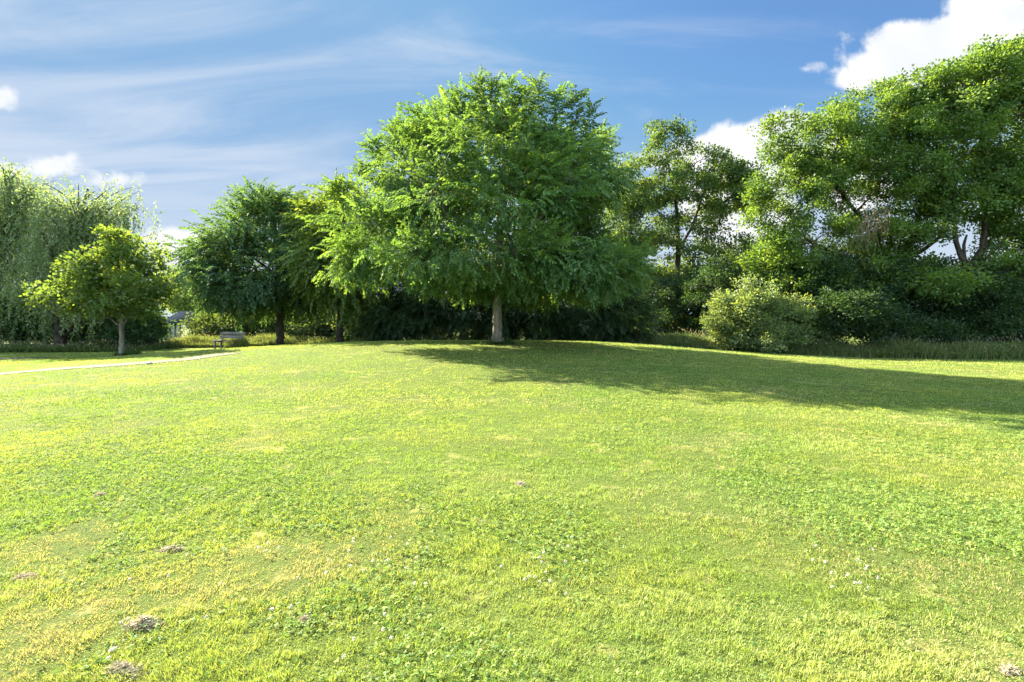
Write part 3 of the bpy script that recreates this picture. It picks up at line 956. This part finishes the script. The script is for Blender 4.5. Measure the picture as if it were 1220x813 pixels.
def build_buildings():
    # small open shelter with grey-blue sheet roof
    d = 52.0
    c = base_at(222, d)
    root = thing('wooden_shelter', 'small open shelter with slate-grey pitched roof on thin posts beyond the meadow', 'shelter', c)
    zr = EYE + (HOR - 386) / F * d; zt = EYE + (HOR - 371) / F * d
    def hw(px0, px1): return (px1 - px0) / F * d / 2
    cx = (223 - 610) / F * d; w = hw(200, 248)
    roof = MB()
    v = np.array([(-w, -1.6, zr), (w, -1.6, zr), (w, 1.6, zr), (-w, 1.6, zr), (-w * .35, 0, zt), (w * .35, 0, zt),
                  (-w, -1.6, zr - .12), (w, -1.6, zr - .12), (w, 1.6, zr - .12), (-w, 1.6, zr - .12)])
    v[:, 0] += cx; v[:, 1] += d
    roof.add(v, q=[(0, 1, 5, 4), (2, 3, 4, 5), (6, 7, 1, 0), (7, 8, 2, 1), (8, 9, 3, 2), (9, 6, 0, 3), (9, 8, 7, 6)], t=[(1, 2, 5), (3, 0, 4)])
    roof.build('roof', rough_mat('slate_sheet', (.014, .019, .028), (.028, .036, .050), 3, (6, 1, 1), rough=1.0, spec=0.0), root)
    for (px, dy) in ((218, -1.2), (223.5, -1.25), (203, -1.3), (245, -1.3), (205, 1.3), (243, 1.3)):
        x = (px - 610) / F * d
        m = MB(); g0 = float(height(x, d + dy))
        m.box((x, d + dy, (g0 - .1 + zr - .12) / 2), (.14, .14, zr - .12 - g0 + .1), bev=.01)
        m.build('post', M_wood, root)
    # white outbuilding far left of it
    d = 66.0
    c = base_at(199, d)
    root = thing('white_outbuilding', 'low white outbuilding glimpsed left of the open shelter', 'building', c)
    m = MB(); x = c[0]; z0 = c[2]
    m.box((x, d, z0 + .92), (2.0, 2.4, 1.9), bev=.02); m.build('wall', plain('white_paint', (.50, .50, .52)), root)
    m = MB(); m.box((x, d, z0 + 1.92), (2.2, 2.6, .09), bev=.02); m.build('roof', plain('grey_roof', (.16, .17, .19)), root)
    m = MB(); m.box((x + .5, d - 1.22, z0 + .85), (.7, .06, 1.6), bev=.01); m.build('door', plain('door_grey', (.35, .38, .42)), root)
    # brick house behind the airy tree
    d = 52.0
    c = base_at(794, d)
    root = thing('brick_house', 'reddish brick house with white windows glimpsed behind the airy tree', 'house', c)
    x = c[0]; z0 = c[2]
    bm, t = new_mat('red_brick')
    tc = N(t, 'ShaderNodeTexCoord'); mp = N(t, 'ShaderNodeMapping'); t.links.new(tc.outputs['Object'], mp.inputs[0])
    mp.inputs['Rotation'].default_value = (math.radians(90), 0, 0)
    bt = N(t, 'ShaderNodeTexBrick'); t.links.new(mp.outputs[0], bt.inputs[0]); bt.inputs['Scale'].default_value = 4.0
    bt.inputs['Color1'].default_value = (.30, .13, .09, 1); bt.inputs['Color2'].default_value = (.22, .09, .065, 1); bt.inputs['Mortar'].default_value = (.35, .32, .28, 1)
    p = N(t, 'ShaderNodeBsdfPrincipled'); p.inputs['Roughness'].default_value = .9; t.links.new(bt.outputs[0], p.inputs['Base Color'])
    o = N(t, 'ShaderNodeOutputMaterial'); t.links.new(p.outputs[0], o.inputs[0])
    m = MB(); m.box((x, d + 3, z0 + 2.4), (9.0, 6.0, 5.2)); m.build('wall', bm, root)
    m = MB()
    m.add(np.array([(x - 5, d - .5, z0 + 4.9), (x + 5, d - .5, z0 + 4.9), (x + 5, d + 6.5, z0 + 4.9), (x - 5, d + 6.5, z0 + 4.9), (x - 5, d + 3, z0 + 7.4), (x + 5, d + 3, z0 + 7.4)]),
          q=[(0, 1, 5, 4), (2, 3, 4, 5), (3, 2, 1, 0)], t=[(1, 2, 5), (3, 0, 4)])
    rf = m.build('roof', rough_mat('roof_tiles', (.10, .06, .05), (.18, .10, .08), 4, (1, 6, 6)), root)
    gm, t = new_mat('window_glass')
    p = N(t, 'ShaderNodeBsdfPrincipled'); p.inputs['Base Color'].default_value = (.03, .04, .05, 1); p.inputs['Roughness'].default_value = .05
    o = N(t, 'ShaderNodeOutputMaterial'); t.links.new(p.outputs[0], o.inputs[0])
    wp = plain('window_white', (.8, .8, .8))
    for dx in (-2.6, -.9, .6, 2.6):
        m = MB(); zc = z0 + 3.55
        for (ox, oz, sx, sz) in ((-.55, 0, .12, 1.5), (.55, 0, .12, 1.5), (0, .69, .98, .12), (0, -.69, .98, .12), (0, 0, .07, 1.26)):
            m.box((x + dx + ox, d - .03, zc + oz), (sx, .12, sz))
        f = m.build('window', wp, root)
        m = MB(); m.box((x + dx, d + .0, zc), (.97, .03, 1.25)); m.build('pane', gm, f)
    # blue shed
    d = 48.0
    c = base_at(836, d)
    root = thing('blue_shed', 'small blue painted shed glimpsed between the airy tree and the pale bush', 'shed', c)
    x = c[0]; z0 = c[2]
    m = MB(); m.box((x, d, z0 + 1.7), (2.0, 2.0, 3.6), bev=.02); m.build('wall', plain('blue_paint', (.10, .24, .55)), root)
    m = MB()
    m.add(np.array([(x - 1.2, d - 1.2, z0 + 3.45), (x + 1.2, d - 1.2, z0 + 3.45), (x + 1.2, d + 1.2, z0 + 3.45), (x - 1.2, d + 1.2, z0 + 3.45), (x, d - 1.2, z0 + 4.3), (x, d + 1.2, z0 + 4.3)]),
          q=[(1, 2, 5, 4), (3, 0, 4, 5), (3, 2, 1, 0)], t=[(0, 1, 4), (2, 3, 5)])
    m.build('roof', plain('blue_roof', (.16, .30, .52)), root)


build_buildings()


# ------------------------------------------------------------------ lawn grass, clover, tall grass
def lawn_color(x, y, g, n):
    """colour of the living turf: lush, yellow and dry patches"""
    lush = fbm(x * .55 + 3, y * .55 + 8, 4)
    dry = fbm(x * .9 + 70, y * .9 + 20, 4)
    big = fbm(x * .12 + 20, y * .12 + 50, 3)
    a = np.array([.300, .340, .082]); b = np.array([.195, .290, .064]); c = np.array([.370, .325, .180])
    w = np.clip((lush - .42) * 4, 0, 1)[:, None]
    col = a * (1 - w) + b * w
    col = col * (1 - .35 * np.clip((big - .45) * 3, 0, 1)[:, None]) + np.array([.285, .315, .095]) * .35 * np.clip((big - .45) * 3, 0, 1)[:, None]
    # drier turf at left front and a few worn spots
    def spot(cx, cy, rx, ry, k, tw=0.0):
        u = (x - cx) + tw * (y - cy)
        return k * np.exp(-(u / rx) ** 2 - ((y - cy) / ry) ** 2)
    rag = .55 + .9 * fbm(x * 3.1 + 5, y * 3.1 + 9, 3)
    loc = (spot(-3.3, 4.1, .28, 1.3, 1.0, .42) + spot(-1.55, 3.2, .45, .38, .85) + spot(-.1, 5.0, .42, .30, .9) + spot(-2.2, 2.7, .5, .5, .55)
           + spot(2.0, 3.4, .5, .45, .45) + spot(1.1, 6.3, .8, .4, .4) + spot(-4.6, 6.0, .3, 1.5, .6, .4) + spot(3.4, 7.5, 1.2, .5, .35)) * rag
    pd = np.clip((dry - .60) * 2.4 + loc, 0, .82)
    isdry = g.random(n) < pd + .05
    col[isdry] = c * (.75 + .5 * g.random((isdry.sum(), 1)))
    col *= (1 + .38 * (g.random((n, 1)) * 2 - 1))
    return col, pd


def blades(x, y, h, w, lean, g, col, name, mat, label, kind='stuff', seg=True, z0=None, mown=False):
    n = len(x)
    a = g.random(n) * 6.2832; la = g.random(n) * 6.2832
    if mown:     # the mower lays neighbouring strips over in opposite directions
        st = np.sin((y * .97 + x * .24 + .5 * fbm(x * .3, y * .3, 2)) * 2 * math.pi / 2.3) > 0
        ld = np.where(st, .24, .24 + math.pi) + g.normal(size=n) * .9
        la = np.where(g.random(n) < .55, ld, la)
    z = height(x, y) - .005
    sx, sy = np.cos(a) * w, np.sin(a) * w
    lx, ly = np.cos(la) * lean * h, np.sin(la) * lean * h
    b0 = np.stack([x - sx, y - sy, z], 1); b1 = np.stack([x + sx, y + sy, z], 1)
    m0 = np.stack([x - sx * .8 + lx * .35, y - sy * .8 + ly * .35, z + h * .6], 1)
    m1 = np.stack([x + sx * .8 + lx * .35, y + sy * .8 + ly * .35, z + h * .6], 1)
    t = np.stack([x + lx, y + ly, z + h * (1 - .25 * lean)], 1)
    V = np.stack([b0, b1, m1, m0, t], 1).reshape(-1, 3)
    i = np.arange(n)[:, None] * 5
    return V, i + np.array([0, 1, 2, 3]), i + np.array([3, 2, 4]), np.repeat(col, 5, 0)


def scatter(n, d0, d1, power, g, half=1.2):
    """points in the view sector; density falls as d**-power"""
    e = 2 - power
    u = g.random(n)
    d = (d0 ** e + u * (d1 ** e - d0 ** e)) ** (1 / e)
    x = (g.random(n) * 2 - 1) * (d * half + .4)
    return x, d


def build_lawn():
    g = np.random.default_rng(77)
    Vs, Qs, Ts, Cs = [], [], [], []; off = 0
    for (n, d0, d1, pw, h0, wk) in ((800000, 1.3, 9.0, 1.55, .033, .0013), (360000, 9.0, 20.0, 1.6, .034, .0042), (260000, 20.0, 42.0, 1.7, .036, .010)):
        x, y = scatter(n, d0, d1, pw, g)
        keep = path_dist(x, y) > -.55 + .62 * g.random(n) ** .7
        x, y = x[keep], y[keep]; n = len(x)
        col, pd = lawn_color(x, y, g, n)
        clump = fbm(x * 13, y * 13, 2) * .6 + fbm(x * 4, y * 4, 2) * .4
        h = h0 * np.clip((clump - .22) * 2.6, .45, 1.4) * (.6 + .7 * g.random(n)) * (1 - .45 * pd)
        w = wk * (.7 + .6 * g.random(n)) * (.8 + .25 * y / d0 * .5)
        V, Q, T, C = blades(x, y, h, w, .25 + .75 * g.random(n), g, col, None, None, None, mown=True)
        Vs.append(V); Qs.append(Q + off); Ts.append(T + off); Cs.append(C); off += len(V)
    o = mesh_obj('lawn_grass', np.concatenate(Vs), [np.concatenate(Qs), np.concatenate(Ts)], M_grass, col=np.concatenate(Cs))
    tag(o, 'short mown yellow-green lawn grass covering the whole foreground', 'grass', kind='stuff')

    # clover and small broad leaves among the grass
    n = 150000
    x, y = scatter(n, 1.4, 11.0, 1.6, g)
    f = fbm(x * .75 + 31, y * .75 + 12, 4)
    bias = .10 * np.exp(-((x - .2) / 1.5) ** 2 - ((y - 2.4) / .9) ** 2) + .05 * np.exp(-((x - 3) / 2) ** 2 - ((y - 4) / 2) ** 2)
    _, pdry = lawn_color(x, y, g, n)
    keep = g.random(n) < np.clip((f + bias - .47) * 6, 0.04, 1) * np.clip(1.1 - 2.2 * pdry, .05, 1)
    x, y = x[keep], y[keep]; n = len(x)
    z = height(x, y) + .008 + .024 * g.random(n)
    V = []; C = []
    a0 = g.random(n) * 6.28
    tilt = g.normal(size=(n, 3)) * .45; nrm = unit(np.array([0, 0, 1.0]) + tilt)
    pal = np.array([(.125, .215, .044), (.180, .265, .050), (.120, .205, .056), (.225, .285, .060)])
    cc = pal[g.integers(0, 4, n)] * (1 + .3 * (g.random((n, 1)) * 2 - 1))
    r = (.0042 + .0034 * g.random(n)) * (1 + .03 * y)
    e1 = unit(np.cross(nrm, np.array([0, 1.0, 0]))); e2 = np.cross(nrm, e1)
    ctr = np.stack([x, y, z], 1)
    for k in range(3):
        a = a0 + k * 2.094
        u = np.cos(a)[:, None] * e1 + np.sin(a)[:, None] * e2; w = np.cross(nrm, u)
        R = r[:, None]
        V.append(np.stack([ctr, ctr + u * R * .9 + w * R * .75, ctr + u * R * 1.75 + w * R * .55 - nrm * R * .2,
                           ctr + u * R * 1.75 - w * R * .55 - nrm * R * .2, ctr + u * R * .9 - w * R * .75], 1))
        C.append(np.repeat(cc[:, None], 5, 1))
    V = np.concatenate(V).reshape(-1, 3); C = np.concatenate(C).reshape(-1, 3)
    i = np.arange(len(V) // 5)[:, None] * 5
    o = mesh_obj('clover_leaves', V, [i + np.array([0, 1, 2, 3]), i + np.array([0, 3, 4])], M_grass, col=C)
    tag(o, 'patches of small green clover leaves growing through the lawn', 'clover', kind='stuff')

    # clover flower heads: little white balls of florets
    n = 70
    x, y = scatter(n * 6, 1.9, 3.6, 1.3, g, .62)
    f = fbm(x * .9 + 31, y * .9 + 12, 3); k = np.argsort(-f + .25 * g.random(len(f)))[:n]
    V = []; off = 0; ql = []
    for (a, b) in zip(x[k], y[k]):
        c = np.array([a, b, float(height(a, b)) + .045 + .02 * g.random()])
        for j in range(16):
            q = unit(g.normal(size=3)); s = unit(np.cross(q, g.normal(size=3))) * .003
            V += [c + q * .002 - s, c + q * .002 + s, c + q * .010 + s, c + q * .010 - s]
            ql.append((off, off + 1, off + 2, off + 3)); off += 4
    V = np.array(V)
    o = mesh_obj('clover_flowers', V, np.array(ql), M_dry, col=np.tile(np.array([.55, .54, .48]), (len(V), 1)))
    tag(o, 'tiny white clover flower heads dotted in the front lawn', 'flowers', kind='stuff')


build_lawn()


def tall_strip(name, label, line, depth, n, hgt, pal, heads, seed):
    """rough tall grass and nettles along a ground line given in photo pixels"""
    g = np.random.default_rng(seed)
    pts = np.array([at(*p) if p[1] else base_at(p[0], p[2]) for p in line])
    k = g.random(n) * (len(pts) - 1); i = np.minimum(k.astype(int), len(pts) - 2); f = (k - i)[:, None]
    c = pts[i] * (1 - f) + pts[i + 1] * f
    edge = g.random(n)
    x = c[:, 0] + g.normal(size=n) * .15; y = c[:, 1] + depth * edge + .35 * (fbm(c[:, 0] * .8, c[:, 1] * .8 + 5, 2) - .5)
    lump = fbm(x * .7 + 3, y * .7 + 9, 3)
    h = hgt * (.35 + 1.0 * lump) * (.55 + .6 * g.random(n)) * np.clip(.55 + edge * 1.2, 0, 1.15)
    w = .010 + .012 * g.random(n)
    pal = np.array(pal); col = pal[g.integers(0, len(pal), n)] * (1 + .3 * (g.random((n, 1)) * 2 - 1))
    V, Q, T, C = blades(x, y, h, w, .12 + .5 * g.random(n), g, col, None, None, None)
    # side leaves (nettle like) and seed heads
    m = int(n * .9); j = g.integers(0, n, m); t = .3 + .7 * g.random(m)
    a = g.random(m) * 6.28
    o = np.stack([x[j], y[j], height(x[j], y[j]) + h[j] * t * .9], 1)
    dr = unit(np.stack([np.cos(a), np.sin(a), .1 - .7 * g.random(m)], 1)); wv = unit(np.cross(dr, np.array([0, 0, 1.0])))
    le = (.07 + .08 * g.random(m))[:, None]
    V2 = np.stack([o, o + dr * le * .45 + wv * le * .25, o + dr * le, o + dr * le * .45 - wv * le * .25], 1).reshape(-1, 3)
    C2 = np.repeat(pal[g.integers(0, len(pal), m)] * (1 + .3 * (g.random((m, 1)) * 2 - 1)), 4, 0)
    q2 = np.arange(m)[:, None] * 4 + np.array([0, 1, 2, 3]) + len(V)
    mh = int(n * heads); j = g.integers(0, n, mh)
    o = np.stack([x[j], y[j], height(x[j], y[j]) + h[j] * (.95 + .2 * g.random(mh))], 1)
    dr = unit(np.stack([g.normal(size=mh) * .3, g.normal(size=mh) * .3, np.ones(mh)], 1)); wv = unit(np.cross(dr, g.normal(size=(mh, 3))))
    le = (.08 + .08 * g.random(mh))[:, None]
    V3 = np.stack([o, o + dr * le * .45 + wv * le * .13, o + dr * le, o + dr * le * .45 - wv * le * .13], 1).reshape(-1, 3)
    C3 = np.repeat(np.array([(.24, .21, .16)]) * (.7 + .6 * g.random((mh, 1))), 4, 0)
    q3 = np.arange(mh)[:, None] * 4 + np.array([0, 1, 2, 3]) + len(V) + len(V2)
    ob = mesh_obj(name, np.concatenate([V, V2, V3]), [Q, q2, q3, T], M_grass, col=np.concatenate([C, C2, C3]))
    tag(ob, label, 'tall grass', kind='stuff')


PT = [(.085, .155, .045), (.120, .185, .055), (.160, .210, .070), (.210, .210, .100)]
tall_strip('tall_grass', 'strip of tall rough grass and nettles along the right edge of the lawn',
           [(735, 0, 29.5), (790, 0, 29.2), (860, 0, 28.4), (930, 0, 27.4), (1000, 0, 26.6), (1100, 0, 25.2), (1220, 0, 23.8), (1360, 0, 22.6)], 1.8, 52000, .80,
           PT, .05, 201)
tall_strip('meadow_grass', 'sunlit tall meadow grass beyond the bench at the left',
           [(176, 0, 35.0), (215, 0, 37.0), (255, 0, 38.0), (300, 0, 39.0), (350, 0, 41.0), (400, 0, 42.0), (450, 0, 41.0)], 3.5, 26000, .85,
           [(.150, .190, .050), (.190, .200, .070), (.110, .165, .040), (.20, .20, .09)], .03, 202)
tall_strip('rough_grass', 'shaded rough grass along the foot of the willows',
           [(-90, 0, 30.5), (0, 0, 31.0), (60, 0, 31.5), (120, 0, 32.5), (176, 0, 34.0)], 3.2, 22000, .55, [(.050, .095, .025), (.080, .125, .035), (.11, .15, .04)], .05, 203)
tall_strip('bench_weeds', 'yellow-green weeds growing up around the front of the park bench',
           [(272, 0, 26.2), (278, 0, 26.0), (286, 0, 26.2)], .5, 900, .55, [(.19, .20, .05), (.23, .22, .07), (.13, .17, .04)], .1, 204)
tall_strip('trunk_weeds', 'tuft of darker uncut grass round the foot of the young tree',
           [(136, 0, 24.8), (145, 0, 24.7), (154, 0, 24.8)], .5, 900, .30, [(.06, .12, .025), (.09, .15, .03)], .02, 205)

tall_strip('trunk_weeds', 'low ring of dark uncut grass round the foot of the big tree trunk',
           [(578, 0, 20.6), (590, 0, 20.5), (606, 0, 20.6)], .8, 1500, .22, [(.05, .11, .03), (.08, .14, .035)], .02, 206)


# ------------------------------------------------------------------ small loose things on the lawn
def thatch(px, py, size, seed, label):
    g = np.random.default_rng(seed)
    c = at(px, py); n = int(620 * size)
    rr = np.minimum(np.abs(g.normal(size=n)) * .55, 1.05 * g.random(n) ** .3); a = g.random(n) * 6.28; rot = g.random() * 3.1
    u = np.stack([rr * np.cos(a) * .13 * size, rr * np.sin(a) * .065 * size], 1)
    x = c[0] + u[:, 0] * math.cos(rot) - u[:, 1] * math.sin(rot); y = c[1] + u[:, 0] * math.sin(rot) + u[:, 1] * math.cos(rot)
    lump = fbm(x * 25, y * 25, 2)
    z = height(x, y) + -.002 + .040 * size * (1 - rr ** 2) * (.2 + 1.2 * lump) * g.random(n)
    o = np.stack([x, y, z], 1)
    a = g.random(n) * 6.28
    dr = unit(np.stack([np.cos(a), np.sin(a), .35 * g.normal(size=n)], 1)); wv = unit(np.cross(dr, g.normal(size=(n, 3))))
    le = (.02 + .035 * g.random(n))[:, None]; w = .0016
    V = np.stack([o - dr * le * .5 - wv * w, o - dr * le * .5 + wv * w, o + dr * le * .5 + wv * w, o + dr * le * .5 - wv * w], 1)
    V = (V).reshape(-1, 3)
    C = np.repeat(np.array([.46, .40, .28]) * (.45 + .8 * g.random((n, 1))), 4, 0)
    ob = mesh_obj('dry_grass_clump', V - c, np.arange(n)[:, None] * 4 + np.array([0, 1, 2, 3]), M_dry, col=C)
    ob.location = tuple(c)
    tag(ob, label, 'dry clump', group='dry mown grass clumps on the lawn')


for args in [
        (172, 746, 1.0, 301, 'largest grey-brown clump of dried mowings, alone in the left front lawn'),
        (145, 803, 1.1, 302, 'long flat clump of dried mowings cut by the bottom border, below the largest clump'),
        (205, 656, .8, 303, 'grey clump of dried mowings uphill of the largest clump, by a tan worn patch'),
        (364, 741, .45, 304, 'little dry clump at the edge of the clover patch, right of the largest clump'),
        (118, 592, .8, 305, 'small dry clump on the farther left lawn, topmost of the left row'),
        (30, 690, .75, 306, 'dry clump nearest the left border of the lawn'),
        (620, 578, .8, 307, 'dry clump on the tan worn patch in the middle of the lawn'),
        (1203, 800, .5, 308, 'pale dry clump in the right bottom corner of the lawn')]:
    thatch(*args)


def build_stone():
    c = at(178, 434)
    g = np.random.default_rng(9); mb = MB()
    th = np.linspace(0, 2 * math.pi, 9)[:-1]; v = [(0, 0, -.03)]
    for z, r in ((0, .06), (.03, .075), (.06, .045)):
        for t in th:
            k = r * (.8 + .4 * g.random()); v.append((k * math.cos(t) * 1.3, k * math.sin(t), z))
    v.append((0, 0, .07))
    t = [(0, 1 + (k + 1) % 8, 1 + k) for k in range(8)] + [(25, 17 + k, 17 + (k + 1) % 8) for k in range(8)]
    q = [(1 + l * 8 + k, 1 + l * 8 + (k + 1) % 8, 9 + l * 8 + (k + 1) % 8, 9 + l * 8 + k) for l in range(2) for k in range(8)]
    mb.add(np.array(v), q=q, t=t)
    o = mb.build('stone', plain('white_stone', (.34, .33, .31)))
    o.location = tuple(c)
    tag(o, 'white stone lying on the gravel path near the young tree', 'stone')


build_stone()
